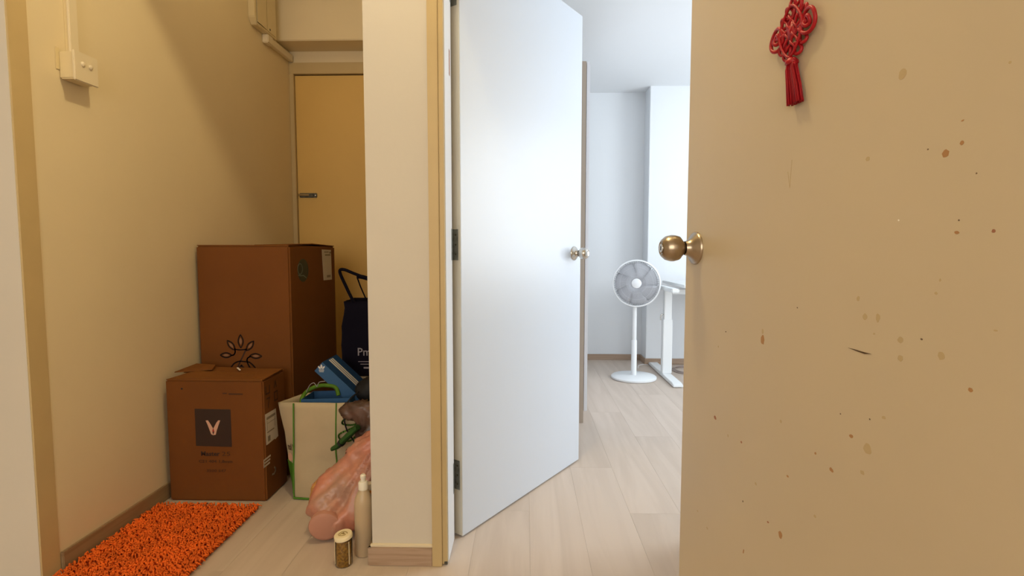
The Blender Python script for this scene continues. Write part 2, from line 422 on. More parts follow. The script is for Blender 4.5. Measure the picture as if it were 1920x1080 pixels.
# hall and living side (behind and beside the camera)
sbox('wall_hall_right', .66, .78, .12, 1.66, 0, ZH, 'pillar')
sbox('wall_cross', .462, .78, .13, .25, 0, ZH, 'pillar')
sbox('wall_room_right', .66, .78, -2.6, .12, 0, ZH, 'hall_wall')
sbox('wall_behind', -3.2, .78, -2.6, -2.5, 0, ZH, 'pillar')
sbox('wall_far_left', -3.3, -3.2, -2.6, 1.6, 0, ZH, 'pillar')
sbox('hall_ceiling', -3.3, .78, -2.6, 1.64, ZH, ZH+.08, 'pillar')
pl_ = thing('ceiling_lamp', (-.95, 2.35, 2.55), 'added unseen base of the fill light inside the storage passage', 'lamp')  # added, out of view: holder for the passage fill light
lathe('base', [(0, 0), (.06, 0), (.06, -.02), (.04, -.03), (0, -.032)], 'white_plastic', pl_, T=Matrix.Translation((-.95, 2.35, ZH-.32)))
fx = thing('ceiling_lamp', (-.30, 1.25, ZH-.01), 'small round ceiling lamp in the hall above the passage mouth', 'lamp')
lathe('base', [(0, 0), (.07, 0), (.075, -.012), (.06, -.03), (0, -.032)], 'white_plastic', fx, T=Matrix.Translation((-.30, 1.25, ZH)))

# ------------------------------------------------------------------ white bedroom door (door_1)
th = R(56); C0 = Vector((-.2165, 1.790, 0)); ud = Vector((math.cos(th), math.sin(th), 0)); nd = Vector((math.sin(th), -math.cos(th), 0))
DT = frame(C0, ud, -nd, (0, 0, 1))          # local x along leaf from hinge, y into the leaf, z up
d1 = thing('door_1', tuple(C0), 'white flush door standing ajar into the bedroom', None, kind='structure')
LW, LT = .846, .040
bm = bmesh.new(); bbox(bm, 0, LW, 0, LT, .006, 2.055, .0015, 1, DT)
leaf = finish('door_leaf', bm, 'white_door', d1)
box('hinge_side_edge', -.0012, 0.0005, .0015, LT-.001, .008, 2.053, 'door_edge', d1, T=DT)
for hz in (.170, .968, 1.80):
    hg = box('hinge', -.0030, -.0008, .010, LT, hz, hz+.104, 'hinge', d1, .0006, T=DT)
    bm = bmesh.new()
    for k in range(5): lathe_bm(bm, [(0, 0), (.0055, 0), (.0055, .0195), (0, .0195)], 12, DT @ Matrix.Translation((-.004, LT+.004, hz+.0208*k)))
    finish('knuckle', bm, 'hinge', hg, True, 40)
    box('frame_leaf', -.2445, -.2435, 1.765, 1.785, hz, hz+.104, 'hinge', hg)
    for k in (.02, .052, .085):
        lathe('screw', [(0, .0012), (.003, .0008), (.0035, 0)], 'dark_metal', hg, T=DT @ frame((-.003, LT*.5, hz+k), (0, 1, 0), (0, 0, 1), (-1, 0, 0)), seg=8)
def knob(parent, T, m1, m2, k=1.0):
    """rose, neck and ball knob; T maps +z to the outward normal"""
    r_ = lathe('knob_rose', [(0.0, 0), (.0325*k, 0), (.0325*k, .002), (.030*k, .0055), (.020*k, .012), (.0155*k, .018), (.0135*k, .024)], m2, parent, T=T, seg=40)
    b_ = lathe('knob', [(.0115*k, .020), (.0125*k, .026), (.0165*k, .030), (.0235*k, .036), (.0262*k, .046), (.0262*k, .052), (.0235*k, .062), (.0175*k, .0695), (.0135*k, .0715), (.0125*k, .0705), (.0118*k, .070), (0, .0700)], m1, parent, T=T, seg=40)
    lathe('key_cylinder', [(.0092, .0705), (.0088, .0722), (0, .0724)], 'steel', b_, T=T, seg=20)
    box('keyhole', -.0012, .0012, -.004, .004, .0722, .0727, 'black', b_, T=T)
KT = frame(C0+ud*(LW-.062)+Vector((0, 0, .988)), ud, (0, 0, 1), nd)
knob(d1, KT, 'steel', 'steel')
box('latch_plate', LW-.0005, LW+.001, .008, LT-.008, .955, 1.015, 'steel', d1, T=DT)

# ------------------------------------------------------------------ near beige door (door_2)
al = R(7); A = Vector((.334, 1.12, 0)); u2 = Vector((math.sin(al), -math.cos(al), 0)); n2 = Vector((-math.cos(al), -math.sin(al), 0))
ND = frame(A, u2, (0, 0, 1), n2)            # local x = distance from latch edge, y = height, z = out of the visible face
d2 = thing('door_2', tuple(A), 'beige flush door with stains and a scratch, standing open at the right', None, kind='structure')
bm = bmesh.new(); bbox(bm, 0, .842, .006, 2.06, -.040, 0, .0015, 1, ND)
finish('door_leaf', bm, 'near_door', d2)
knob(d2, ND @ Matrix.Translation((.046, 1.005, 0)), 'steel_brass', 'steel_brass')
for hz in (.2, 1.0, 1.8):
    bm = bmesh.new(); lathe_bm(bm, [(0, 0), (.0055, 0), (.0055, .1), (0, .1)], 12, Matrix.Translation(ND @ Vector((.848, hz, -.044))))
    finish('hinge', bm, 'hinge', d2, True, 40)
sbox('trim_4', .452, .466, .11, .27, 0, 2.12, 'yellow', label='frame post behind the open beige door')
st = [((.5907, 1.0936), .004, .0041, 'b'), ((.6074, 1.1005), .0022, .002, 'b'), ((.5707, 1.1014), .0009, .0008, 'd'), ((.6233, 1.0701), .0008, .0008, 'd'), ((.4909, 1.1053), .0033, .0024, 'f'), ((.5343, 1.186), .0049, .0057, 'f'), ((.6072, 1.0171), .0027, .0015, 'b'), ((.6423, 1.0173), .0017, .0016, 'r'), ((.6087, 1.0286), .0008, .0008, 'd'), ((.2905, .8618), .0048, .0072, 'b'), ((.2898, .8742), .0025, .0041, 'f'), ((.1752, .8568), .002, .0012, 'd'), ((.4979, .9234), .0033, .0038, 'f'), ((.517, .9245), .003, .0048, 'f'), ((.549, .905), .0035, .0034, 'f'), ((.5752, .9099), .0013, .0009, 'd'), ((.5984, .8975), .004, .0042, 'f'), ((.5502, .8851), .0035, .0034, 'f'), ((.6302, .8719), .0022, .0021, 'b'), ((.1446, .692), .0045, .0035, 'r'), ((.193, .6747), .0022, .0026, 'f'), ((.2376, .6794), .0024, .0022, 'r'), ((.3443, .7497), .0026, .0024, 'f'), ((.4224, .7316), .0016, .0018, 'b'), ((.4537, .7222), .0040, .0026, 'b'), ((.4848, .7768), .0030, .0024, 'b'), ((.5106, .7708), .0064, .0062, 'f'), ((.505, .7405), .0032, .0025, 'f'), ((.3654, .6757), .0026, .0016, 'b'), ((.2844, .6285), .003, .0025, 'f'), ((.2483, .5821), .0018, .0015, 'd'), ((.3212, .5843), .0026, .0014, 'r'), ((.3529, .5813), .0045, .0060, 'b'), ((.2548, .4989), .0016, .0045, 'b'), ((.4264, .6473), .0026, .0021, 'f'), ((.4653, .7983), .001, .0009, 'd'), ((.5124, .8066), .001, .001, 'd'), ((.5321, .8148), .003, .0018, 'f'), ((.5127, .9057), .0015, .0012, 'f'), ((.6474, 1.1601), .0014, .0013, 'f'), ((.6066, 1.1212), .0016, .0007, 'b'), ((.5926, .9713), .0011, .0015, 'f'), ((.5887, .9579), .0018, .0015, 'f'), ((.4859, .9434), .0025, .0031, 'f'), ((.1494, .8254), .0024, .0018, 'f'), ((.1248, .47), .0035, .002, 'f'), ((.0826, .4826), .003, .0016, 'f'), ((.3729, .9206), .0012, .0009, 'd'), ((.6497, .9299), .0018, .0009, 'f'), ((.539, 1.0325), .001, .0009, 'w')]
for k, mm in (('b', 'stain_brown'), ('f', 'stain_faint'), ('r', 'stain_red'), ('d', 'stain_dark'), ('w', 'white_speck')):
    decal('stains', [ell(c[0], c[1], a, b, 12, random.uniform(-.3, .3), .16) for c, a, b, q in st if q == k], ND, mm, d2, .0002, 'stuff')
decal('scratch', [[(.473, .8826), (.490, .8808), (.500, .8800), (.5105, .8820), (.497, .8822), (.485, .8826)]], ND, 'scratch', d2, .0004)
decal('scratch', stroke([(.3485, 1.128), (.3470, 1.106), (.3459, 1.089)], .0007)+stroke([(.3459, 1.089), (.3400, 1.1127)], .0005), ND, 'stain_faint', d2, .0003)

# red knot charm hanging on the near door
ck = thing('knot_charm', tuple(ND @ Vector((.350, 1.30, .004))), 'red silk knot charm with tassel hanging high on the beige door', 'charm')
def dl(s, z, o=.007): return ND @ Vector((s, z, o))
cx, cz = .350, 1.304
bm = bmesh.new(); cr = .0023
def ring(bm, x, z, rx, rz, rot=0, o=.007, r=cr, n=18, a0=0, a1=2*math.pi, closed=True):
    pts = []
    for i in range(n+(0 if closed else 1)):
        a = a0+(a1-a0)*i/n; px, pz = rx*math.cos(a), rz*math.sin(a)
        pts.append(dl(x+px*math.cos(rot)-pz*math.sin(rot), z+px*math.sin(rot)+pz*math.cos(rot), o+.0012*math.sin(a*2)))
    tube_bm(bm, pts, r, 7, closed)
for s in (-1, 1):
    for (dx, dz, rx, rz, rt) in ((.0105, .0275, .0065, .0095, -45), (.0215, .0175, .006, .009, -45), (.0105, -.0275, .0065, .0095, 45), (.0215, -.0170, .006, .009, 45)):
        ring(bm, cx+s*dx, cz+dz, rx, rz, R(rt*s), .006)
finish('small_loops', bm, 'red_cord', ck, True)
for s in (-1, 1):
    bm = bmesh.new()
    ring(bm, cx+s*.0345, cz, .0145, .0158, 0, .008, .0027, 24)
    ring(bm, cx+s*.0335, cz, .0058, .0066, 0, .009, .0027, 16)
    tube_bm(bm, [dl(cx+s*.0335, cz, .009), dl(cx+s*.015, cz, .008)], .0028, 7)
    finish('side_loop', bm, 'red_cord', ck, True)
bm = bmesh.new()
for k in range(-3, 4):
    d = k*.0068
    for s in (-1, 1):
        L = .024-abs(k)*.0006
        p0 = Vector((d*.5*1.0, d*.5*s*-1)); dirv = Vector((1, s)).normalized(); nv = Vector((1, -s)).normalized()*d*.72
        pts = [dl(cx+nv.x+dirv.x*t*L, cz+nv.y+dirv.y*t*L*1.15, .009+.0014*math.sin(t*9+k+s)) for t in [-1, -.75, -.5, -.25, 0, .25, .5, .75, 1]]
        if abs(k) in (0, 2): tube_bm(bm, pts, .0019, 6)
q = [dl(cx+a, cz+b, .010) for a, b in ((0, .034), (.026, 0), (0, -.036), (-.026, 0))]
tube_bm(bm, smoothpts(q, 5, True), .0019, 7, True)
bbox(bm, -.009, .009, -.012, .012, .006, .0105, .002, 2, ND @ Matrix.Translation((cx, cz, 0)) @ Matrix.Rotation(R(18), 4, 'Z'))
finish('woven_centre', bm, 'red_cord', ck, True)
bm = bmesh.new()
ring(bm, cx, cz+.039, .0045, .006, 0, .008)
tube_bm(bm, smoothpts([dl(cx, cz+.044), dl(cx-.002, cz+.06), dl(cx-.001, cz+.085, .003), dl(cx, cz+.105, .001)], 4), .0022, 7)
lathe_bm(bm, [(0, -.004), (.004, -.002), (.0045, .002), (0, .005)], 12, ND @ Matrix.Translation((cx, cz+.050, .008)) @ Matrix.Rotation(-math.pi/2, 4, 'X'))
finish('hanging_cord', bm, 'red_cord', ck, True)
bm = bmesh.new(); random.seed(3)
for k in range(70):
    a = random.random(); o_ = random.uniform(.002, .012)
    t0 = -.0085+.017*a; t1 = -.001+.0275*a
    tube_bm(bm, [dl(cx+.0015+t0*.8, 1.2625, o_*.8+.001), dl(cx+.0015+t0, 1.252, o_), dl(cx+t1*.6+t0*.4, 1.228, o_), dl(cx+t1, 1.2022+random.uniform(-.0006, .0006)+a*.0005, o_)], .00125, 4)
ts = finish('tassel', bm, 'red_tassel', ck, True)
bm = bmesh.new()
for k in range(3): ring(bm, cx+.001, 1.2605-.0028*k, .0095, .0020, .25, .008, .0017, 14)
lathe_bm(bm, [(0, .006), (.005, .004), (.0085, 0), (.009, -.004), (0, -.005)], 14, ND @ Matrix.Translation((cx+.001, 1.263, .007)) @ Matrix.Rotation(-math.pi/2, 4, 'X'))
finish('tassel_band', bm, 'red_cord', ts, True)

# ------------------------------------------------------------------ wall fittings in the passage
sw = thing('switch_box', (XL, 1.70, 1.53), 'ivory surface-mounted switch box on the cream wall at the upper left', 'switch')
bm = bmesh.new(); bbox(bm, XL, XL+.049, 1.664, 1.750, 1.534, 1.618, .004, 3); finish('housing', bm, 'ivory', sw, True, 30)
box('faceplate', XL+.046, XL+.053, 1.660, 1.754, 1.530, 1.622, 'ivory_light', sw, .0025)
box('back_plate', XL, XL+.0025, 1.652, 1.668, 1.560, 1.628, 'ivory', sw, .001)
for yy in (1.692, 1.722):
    lathe('switch_button', [(.0075, 0), (.0075, .003), (.005, .0055), (0, .006)], 'ivory_light', sw, T=frame((XL+.053, yy, 1.586), (0, 1, 0), (0, 0, 1), (1, 0, 0)), seg=18)
cb = thing('cable_trunking', (XL, 1.705, 1.62), 'pale vertical cable trunking running up the wall above the switch box', 'trunking')
box('cover', XL+.012, XL+.020, 1.690, 1.722, 1.622, ZH, 'ivory_light', cb, .0015)
box('channel', XL, XL+.013, 1.692, 1.720, 1.622, ZH, 'ivory', cb, .001)
box('open_end', XL+.021, XL+.0215, 1.700, 1.718, 1.620, 1.6235, 'black', cb)
box('opening', XL+.021, XL+.046, 1.698, 1.722, 1.6165, 1.6195, 'black', cb)
eb = thing('electrical_box', (XL, 2.96, 2.185), 'ochre metal electrical box high on the left wall near the passage end', 'box')
bm = bmesh.new()
prof = [(2.84, 2.22), (2.865, 2.188), (3.085, 2.188), (3.085, ZH-.34), (2.84, ZH-.34)]
lo = [bm.verts.new((XL, y, z)) for y, z in prof]; hi = [bm.verts.new((XL+.036, y, z)) for y, z in prof]
bm.faces.new(lo); bm.faces.new(hi)
for k in range(5): bm.faces.new((lo[k], lo[(k+1) % 5], hi[(k+1) % 5], hi[k]))
bmesh.ops.bevel(bm, geom=bm.edges[:], offset=.003, segments=2, affect='EDGES')
finish('case', bm, 'ivory', eb, True, 30)
box('cover_left', XL+.036, XL+.040, 2.86, 2.966, 2.20, ZH-.35, 'ivory', eb, .002)
box('cover_right', XL+.036, XL+.039, 2.974, 3.075, 2.20, ZH-.35, 'ivory', eb, .002)
lathe('screw', [(0, .003), (.005, .002), (.006, 0)], 'dark_metal', eb, T=frame((XL+.039, 3.0, 2.215), (0, 1, 0), (0, 0, 1), (1, 0, 0)), seg=10)
ct = thing('cable_trunking', (XL, 3.1, 2.14), 'short pale trunking running from under the electrical box to the corner', 'trunking')
box('cover', XL+.01, XL+.030, 3.03, YF-.01, 2.148, 2.186, 'ivory_light', ct, .002)
box('channel', XL, XL+.024, 3.02, YF-.01, 2.150, 2.183, 'ivory', ct, .001)
box('elbow', XL, XL+.034, 2.985, 3.045, 2.143, 2.190, 'ivory_light', ct, .004)

# ------------------------------------------------------------------ cardboard boxes
sb = thing('cardboard_box', (-1.224, 2.15, 0), 'smaller brown cardboard box with a black square print, in front of the taller box', 'box')
x0, x1, y0, y1, h = -1.422, -1.030, 2.040, 2.228, .490
box('body', x0, x1, y0, y1, 0, h, 'cardboard', sb, .006, 3)
def flap(name, q, parent, m='cardboard_pale', t=.004):
    bm = bmesh.new(); a = [bm.verts.new(p) for p in q]; b = [bm.verts.new(Vector(p)-Vector((0, 0, t))) for p in q]
    bm.faces.new(a); bm.faces.new(b[::-1])
    for k in range(4): bm.faces.new((a[k], b[k], b[(k+1) % 4], a[(k+1) % 4]))
    return finish(name, bm, m, parent)
flap('front_flap', [(x0+.004, y0+.003, h+.003), (x1-.004, y0+.003, h+.003), (x1-.05, 2.134, h+.006), (x0+.06, 2.140, h+.016)], sb)
flap('rear_flap', [(x0+.01, 2.142, h+.010), (x1-.06, 2.138, h+.006), (x1-.002, y1-.002, h+.005), (x0+.002, y1-.002, h+.016)], sb)
flap('side_flap', [(x1-.055, 2.06, h+.0065), (x1-.001, 2.048, h+.004), (x1-.001, y1-.01, h+.010), (x1-.09, 2.20, h+.012)], sb)
flap('side_flap', [(x0+.00, 2.10, h+.020), (x0+.12, 2.16, h+.019), (x0+.10, 2.22, h+.024), (x0+.02, 2.215, h+.030)], sb)
FT = front(0, y0-.0001, 0)
sq = decal('black_square_print', [[(-1.307, .226), (-1.163, .223), (-1.163, .374), (-1.307, .376)]], FT, 'print_dark', sb)
FT2 = front(0, y0-.0008, 0)
decal('winged_letter_print', [[(-1.264, .329), (-1.255, .330), (-1.246, .316), (-1.236, .298), (-1.239, .283), (-1.236, .270), (-1.244, .274), (-1.250, .292), (-1.257, .312)],
                              [(-1.206, .330), (-1.214, .330), (-1.222, .320), (-1.234, .298), (-1.231, .284), (-1.236, .270), (-1.226, .272), (-1.221, .290), (-1.212, .314)]], FT2, 'print_pink', sq)
decal('red_drop_print', [ell(-1.235, .289, .003, .006, 10)], front(0, y0-.0014, 0), 'print_red', sq)
text('lettering', 'Master', .026, front(-1.290, y0-.0006, .186), 'print_dark', sb, .0006, .076)
text('lettering', '25', .025, front(-1.206, y0-.0006, .186), 'print_soft', sb, 0, .034)
text('lettering', 'C21 404 1.8mm', .016, front(-1.300, y0-.0006, .158), 'print_soft', sb, .0003, .136)
text('lettering', '3500 S47', .015, front(-1.270, y0-.0006, .120), 'print_soft', sb, 0, .078)
decal('faint_line_print', [rect(-1.193, -1.176, .436, .441), rect(-1.168, -1.112, .433, .439)], FT, 'print_soft', sb, kind='stuff')
decal('hole', [ell(-1.355, .456, .004, .004, 10)], FT, 'black', sb)
STs = side(x1+.0001, 0, 0)
lb = decal('shipping_label', [[(2.050, .227), (2.064, .226), (2.120, .2285), (2.127, .224), (2.152, .229), (2.139, .350), (2.048, .352)]], STs, 'label', sb)
ST2 = side(x1+.0007, 0, 0)
decal('label_print', [rect(2.058, 2.130, .326, .336)]+[rect(2.060, 2.118, .272, .277)]+[rect(2.060, 2.13, .31-.012*0, .3115)]+[rect(2.064, 2.084, .236, .258)]+[rect(2.060, 2.062, .282, .322)]+[rect(2.124, 2.126, .282, .322)], ST2, 'label_dim', lb, kind='stuff')
decal('tape_strips', [rect(2.026, 2.082, .170, .177), rect(2.026, 2.078, .157, .164), rect(2.026, 2.074, .144, .151), rect(2.024, 2.029, .144, .177)], STs, 'label', sb, kind='stuff')
decal('hook_mark', [q for q in stroke([(2.112, .112), (2.120, .104), (2.120, .094), (2.108, .086), (2.092, .090)], .007)], STs, 'label_dim', sb, kind='stuff')
decal('carton_symbols', stroke([(2.06, .46), (2.06, .43), (2.09, .43), (2.09, .46)], .006)+stroke([(2.13, .44), (2.14, .465), (2.15, .44)], .006)+stroke([(2.065, .41), (2.09, .41), (2.078, .385), (2.078, .37)], .006)+stroke([(2.13, .42), (2.155, .42), (2.155, .385), (2.13, .385), (2.13, .42)], .006), STs, 'print_soft', sb, kind='stuff')
ps = box('paper_strip', -1.232, -1.176, 2.180, 2.187, h+.013, h+.016, 'white_paper', None, .0007, T=Matrix.Translation((-1.204, 2.183, 0)) @ Matrix.Rotation(R(-52), 4, 'Z') @ Matrix.Translation((1.204, -2.183, 0)))
props(ps, 'short white strip lying on top of the smaller cardboard box', 'strip')

tb = thing('cardboard_box', (-1.226, 2.55, 0), 'tall brown cardboard box with a leaf emblem, standing behind the smaller box', 'box')
X0, X1, Y0, Y1, H = -1.433, -1.022, 2.290, 2.842, 1.022
box('body', X0, X1, Y0, Y1, 0, H, 'cardboard', tb, .007, 3)
flap('front_flap', [(X0+.004, Y0+.004, H+.003), (X1-.004, Y0+.004, H+.003), (X1-.006, 2.56, H-.0), (X0+.006, 2.56, H-.0)], tb)
flap('rear_flap', [(X0+.10, 2.60, H+.008), (X1-.01, 2.56, H+.013), (X1-.002, Y1-.003, H+.004), (X0+.004, Y1-.003, H+.004)], tb)
TF = front(0, Y0-.0001, 0); w_ = .0058
leafs = []; fills = []
def leafshape(cx_, cz_, L, Wd, ang):
    pts = []
    for i in range(9):
        t = -1+2*i/8; pts.append((t*L/2, Wd/2*(1-t*t)))
    for i in range(1, 8):
        t = 1-2*i/8; pts.append((t*L/2, -Wd/2*(1-t*t)))
    c, s = math.cos(ang), math.sin(ang)
    return [(cx_+x*c-y*s, cz_+x*s+y*c) for x, y in pts]
for (a, b, L, Wd, g) in ((-1.249, .603, .056, .022, 90), (-1.292, .585, .052, .021, -52), (-1.208, .583, .052, .021, 52), (-1.316, .541, .050, .021, 0), (-1.184, .538, .052, .021, -2)):
    o_ = leafshape(a, b, L, Wd, R(g)); fills.append(leafshape(a, b, L*.55, Wd*.5, R(g))); leafs += stroke(o_+[o_[0]], w_)
cc = lambda pts: [(p.x, p.y) for p in smoothpts([(a, b, 0) for a, b in pts], 5)]
leafs += stroke(cc([(-1.278, .568), (-1.255, .565), (-1.228, .567)]), w_)
leafs += stroke([(-1.226, .568), (-1.258, .505), (-1.274, .470)], w_)
leafs += stroke(cc([(-1.276, .570), (-1.275, .556), (-1.282, .543), (-1.295, .540)]), w_)
leafs += stroke(cc([(-1.208, .536), (-1.221, .528), (-1.223, .512), (-1.214, .490), (-1.20, .470)]), w_)
leafs += stroke(cc([(-1.300, .480), (-1.284, .502), (-1.262, .513), (-1.235, .513), (-1.212, .509), (-1.192, .490), (-1.182, .474)]), w_)
leafs += stroke([(-1.262, .482), (-1.249, .496), (-1.238, .482)], w_*1.4)
decal('leaf_emblem', leafs, TF, 'print_dark', tb, .0007)
for q in fills: decal('leaf_fill', [q], TF, 'leaf_fill', tb, .0004)
TS = side(X1+.0001, 0, 0)
ov = decal('oval_sticker', [ell(2.428, .910, .060, .053, 28)], TS, 'oval', tb)
TS2 = side(X1+.0007, 0, 0)
decal('round_letter_print', stroke([(p.x, p.y) for p in smoothpts([(2.395+.026*math.cos(a), .917+.024*math.sin(a), 0) for a in [k*math.pi/6 for k in range(12)]], 2, True)]+[(2.421, .917)], .0045)+stroke([(2.375, .890), (2.40, .886), (2.43, .886), (2.46, .874)], .005), TS2, 'oval_line', ov)
lb = decal('shipping_label', [[(2.675, .850), (2.790, .848), (2.786, 1.004), (2.660, 1.006)]], TS, 'label', tb)
decal('label_print', [rect(2.69, 2.75, .990, .996), rect(2.70, 2.775, .974, .982), rect(2.76, 2.785, .985, .995), rect(2.72, 2.77, .862, .874)], TS2, 'label_dim', lb, kind='stuff')

# ------------------------------------------------------------------ orange shaggy mat
mt = thing('bath_mat', (-1.22, 1.69, 0), 'orange shaggy chenille mat along the left wall', 'mat')
MX0, MX1, MY0, MY1 = -1.425, -1.035, 1.40, 1.985
box('backing', MX0, MX1, MY0, MY1, .0005, .007, 'orange_base', mt, .002)
bm = bmesh.new(); random.seed(11); stp = .0082; yy = MY0+.004
def mskew(x, y): return x
while yy < MY1:
    xx = MX0+.003
    while xx < MX1:
        bx_, by_ = xx+random.uniform(-.003, .003), yy+random.uniform(-.003, .003)
        a = random.uniform(0, 2*math.pi); L = random.uniform(.010, .019); hh = random.uniform(.010, .017)
        if xx > MX1-.012: a = random.uniform(-1, 1)
        if yy > MY1-.012: a = random.uniform(.6, 2.5)
        ex, ey = bx_+math.cos(a)*L, by_+math.sin(a)*L
        if ex < XL+.013: ex = XL+.013
        if yy > 1.93 and ey > 2.034: ey = 2.034
        r_ = random.uniform(.0022, .0032)
        tube_bm(bm, [(bx_, by_, .006), (bx_*.7+ex*.3, by_*.7+ey*.3, .006+hh), (ex, ey, .006+hh*random.uniform(.3, .8))], [r_, r_*1.1, r_*.7], 5)
        xx += stp
    yy += stp
pile = finish('pile', bm, 'orange', mt, True); pile['kind'] = 'stuff'

# ------------------------------------------------------------------ bags and their neighbours
# pale carton carrying the navy bag
pc = thing('storage_carton', (-.70, 2.6, 0), 'pale carton half hidden under the navy tote bag', 'box')
box('body', -.875, -.51, 2.46, 2.76, 0, .40, 'label', pc, .005)
box('lid', -.880, -.508, 2.455, 2.765, .37, .405, 'label', pc, .004)
nb = thing('tote_bag', (-.70, 2.58, .405), 'dark navy tote bag with looped handles beside the tall cardboard box', 'bag')
def bag_shell(name, rings, m, parent, closed_bottom=True, th=.002, crease=.003, sc=14, close_top=False):
    """rings: list of (z, [(x,y)...]) from the bottom to the rim; a cloth shell with thickness"""
    bm = bmesh.new(); vr = []
    for z, pts in rings:
        row = []
        for k, p in enumerate(pts):
            q = Vector((p[0], p[1], z if len(p) < 3 else p[2])); n = noise.noise(q*sc)+.5*noise.noise(q*sc*2.3)
            row.append(bm.verts.new(q+Vector((n*crease, noise.noise(q*sc+Vector((9, 3, 1)))*crease, 0))))
        vr.append(row)
    for a, b in zip(vr, vr[1:]):
        for k in range(len(a)): bm.faces.new((a[k], a[(k+1) % len(a)], b[(k+1) % len(a)], b[k]))
    if closed_bottom: bm.faces.new(vr[0][::-1])
    if close_top: bm.faces.new(vr[-1])
    o = finish(name, bm, m, parent, True, 50)
    sm = o.modifiers.new('thick', 'SOLIDIFY'); sm.thickness = th; sm.offset = -1
    return o
def sub(pts, n=6, closed=True):
    out = []; N = len(pts)
    for i in range(N if closed else N-1):
        a, b = pts[i], pts[(i+1) % N]
        for k in range(n): out.append(tuple(a[j]+(b[j]-a[j])*k/n for j in range(len(a))))
    return out
rings = []
for k in range(13):
    t = k/12; z = .407+.355*t; s = .006*math.sin(t*5)
    rings.append((z, [(p[0], p[1], z+(.045*t*t*max(0, (p[0]+.75))*2 if t > .6 else 0)) for p in sub([(-.862-s, 2.47), (-.515, 2.48), (-.515, 2.66), (-.865, 2.68)], 8)]))
bag_shell('body', rings, 'navy', nb, crease=.010, sc=9, th=.003)
tube('handle', smoothpts([(-.805, 2.478, .755), (-.838, 2.472, .83), (-.868, 2.475, .900), (-.85, 2.475, .912), (-.80, 2.475, .893), (-.74, 2.475, .873), (-.67, 2.475, .872), (-.60, 2.475, .80), (-.58, 2.478, .72)], 5), .0105, 'navy', nb, 8, flat=.7)
tube('handle', smoothpts([(-.80, 2.66, .75), (-.83, 2.64, .84), (-.82, 2.62, .872), (-.70, 2.62, .83), (-.60, 2.66, .74)], 5), .011, 'navy', nb, 8, flat=.25)
text('lettering', 'Pm', .052, front(-.790, 2.462, .508), 'grey_print', nb, .0005)
text('lettering', 'everyday', .016, front(-.785, 2.462, .484), 'grey_print', nb, 0, .08) if False else None
decal('small_print', [rect(-.785, -.72, .478, .481), rect(-.775, -.72, .466, .469), rect(-.760, -.735, .446, .454)], front(0, 2.4605, 0), 'grey_print', nb, kind='stuff')

# white grocery bag
wb = thing('shopping_bag', (-.76, 2.18, 0), 'white woven shopping bag with green piping between the boxes and the wall', 'bag')
rings = []
for k in range(17):
    t = k/16
    zf = .394*t
    lx = -.930+.006*t                                   # front left seam
    gx = -.942-.066*t; gy = 2.105+.015*t
    bulge = .012*math.sin(t*3.1)+.020*math.exp(-((t-.16)/.12)**2)-.010*math.exp(-((t-.40)/.07)**2)
    pts = [(lx, 2.066+.006*t, zf), (-.752, 2.060-bulge+.012*t, zf), (-.560, 2.085+.01*t, zf+.006*t), (-.530, 2.25, zf), (-.93-.03*t, 2.262, zf-.012*t), (gx, gy, zf-.014*t)]
    if t == 0: pts = [(p[0], p[1], .002) for p in pts]
    rings.append((zf, sub(pts, 5)))
bag_shell('body', rings, 'white_fabric', wb, crease=.006, sc=10)
def on_front(x, t): return 2.0585+.006*t
tube('piping', [(-.9305+.006*k/12, 2.063+.006*k/12, .004+.388*k/12) for k in range(13)], .0030, 'green', wb, 6)
tube('piping', [(-.752, 2.057-(.012*math.sin(k/24*3.1)+.020*math.exp(-((k/24-.16)/.12)**2)-.010*math.exp(-((k/24-.40)/.07)**2))+.012*k/24, .394*k/24) for k in range(1, 25)], .0028, 'green', wb, 6)
tube('piping', smoothpts([(-.932, 2.062, .006), (-.84, 2.057, .004), (-.752, 2.056, .004), (-.57, 2.08, .004)], 5), .0042, 'green', wb, 6)
# green lower gusset and the writing on the side panel
gv = Vector((.070, -.045, 0)).normalized(); gn = Vector((-.045, -.070, 0)).normalized()
def gus(t, f, o=.005):
    a = Vector((-.930+.006*t, 2.066+.006*t, .394*t)); b = Vector((-.942-.066*t, 2.105+.015*t, .394*t)); return a.lerp(b, f)+gn*o
bm = bmesh.new(); G = [[bm.verts.new(gus(t, f)) for f in (.04, .35, .68, 1.02)] for t in (.06, .14, .22, .30, .375)]
for a, b in zip(G, G[1:]):
    for k in range(3): bm.faces.new((a[k], a[k+1], b[k+1], b[k]))
o = finish('green_gusset', bm, 'green', wb); sm = o.modifiers.new('t', 'SOLIDIFY'); sm.thickness = .002
text('lettering', 'ns11', .040, frame(gus(.50, .60, .0075), gv, (-.12, 0, .99), gn), 'print_dark', wb, .0005, .036)
decal('pink_patch', [ell(0, 0, .014, .018, 14)], frame(gus(.425, .45, .0055), gv, (0, 0, 1), gn), 'print_pink', wb)
decal('green_script', stroke([(p.x, p.y) for p in smoothpts([(-.665, .345, 0), (-.71, .337, 0), (-.722, .318, 0), (-.69, .312, 0), (-.66, .318, 0), (-.685, .30, 0), (-.735, .275, 0), (-.728, .252, 0), (-.69, .25, 0), (-.655, .285, 0)], 5)], .0065), front(0, 2.048, 0), 'green', wb)
tube('handle', smoothpts([(-.905, 2.10, .36), (-.915, 2.13, .395), (-.905, 2.16, .418), (-.87, 2.17, .435), (-.83, 2.17, .44), (-.79, 2.17, .432), (-.775, 2.16, .40)], 5), .0085, 'green_bright', wb, 8, flat=.9)
tube('drawstring', smoothpts([(-.905, 2.15, .415), (-.89, 2.15, .445), (-.872, 2.15, .455), (-.86, 2.15, .44), (-.85, 2.15, .458), (-.825, 2.15, .462)], 5), .0018, 'grey_print', wb, 6)

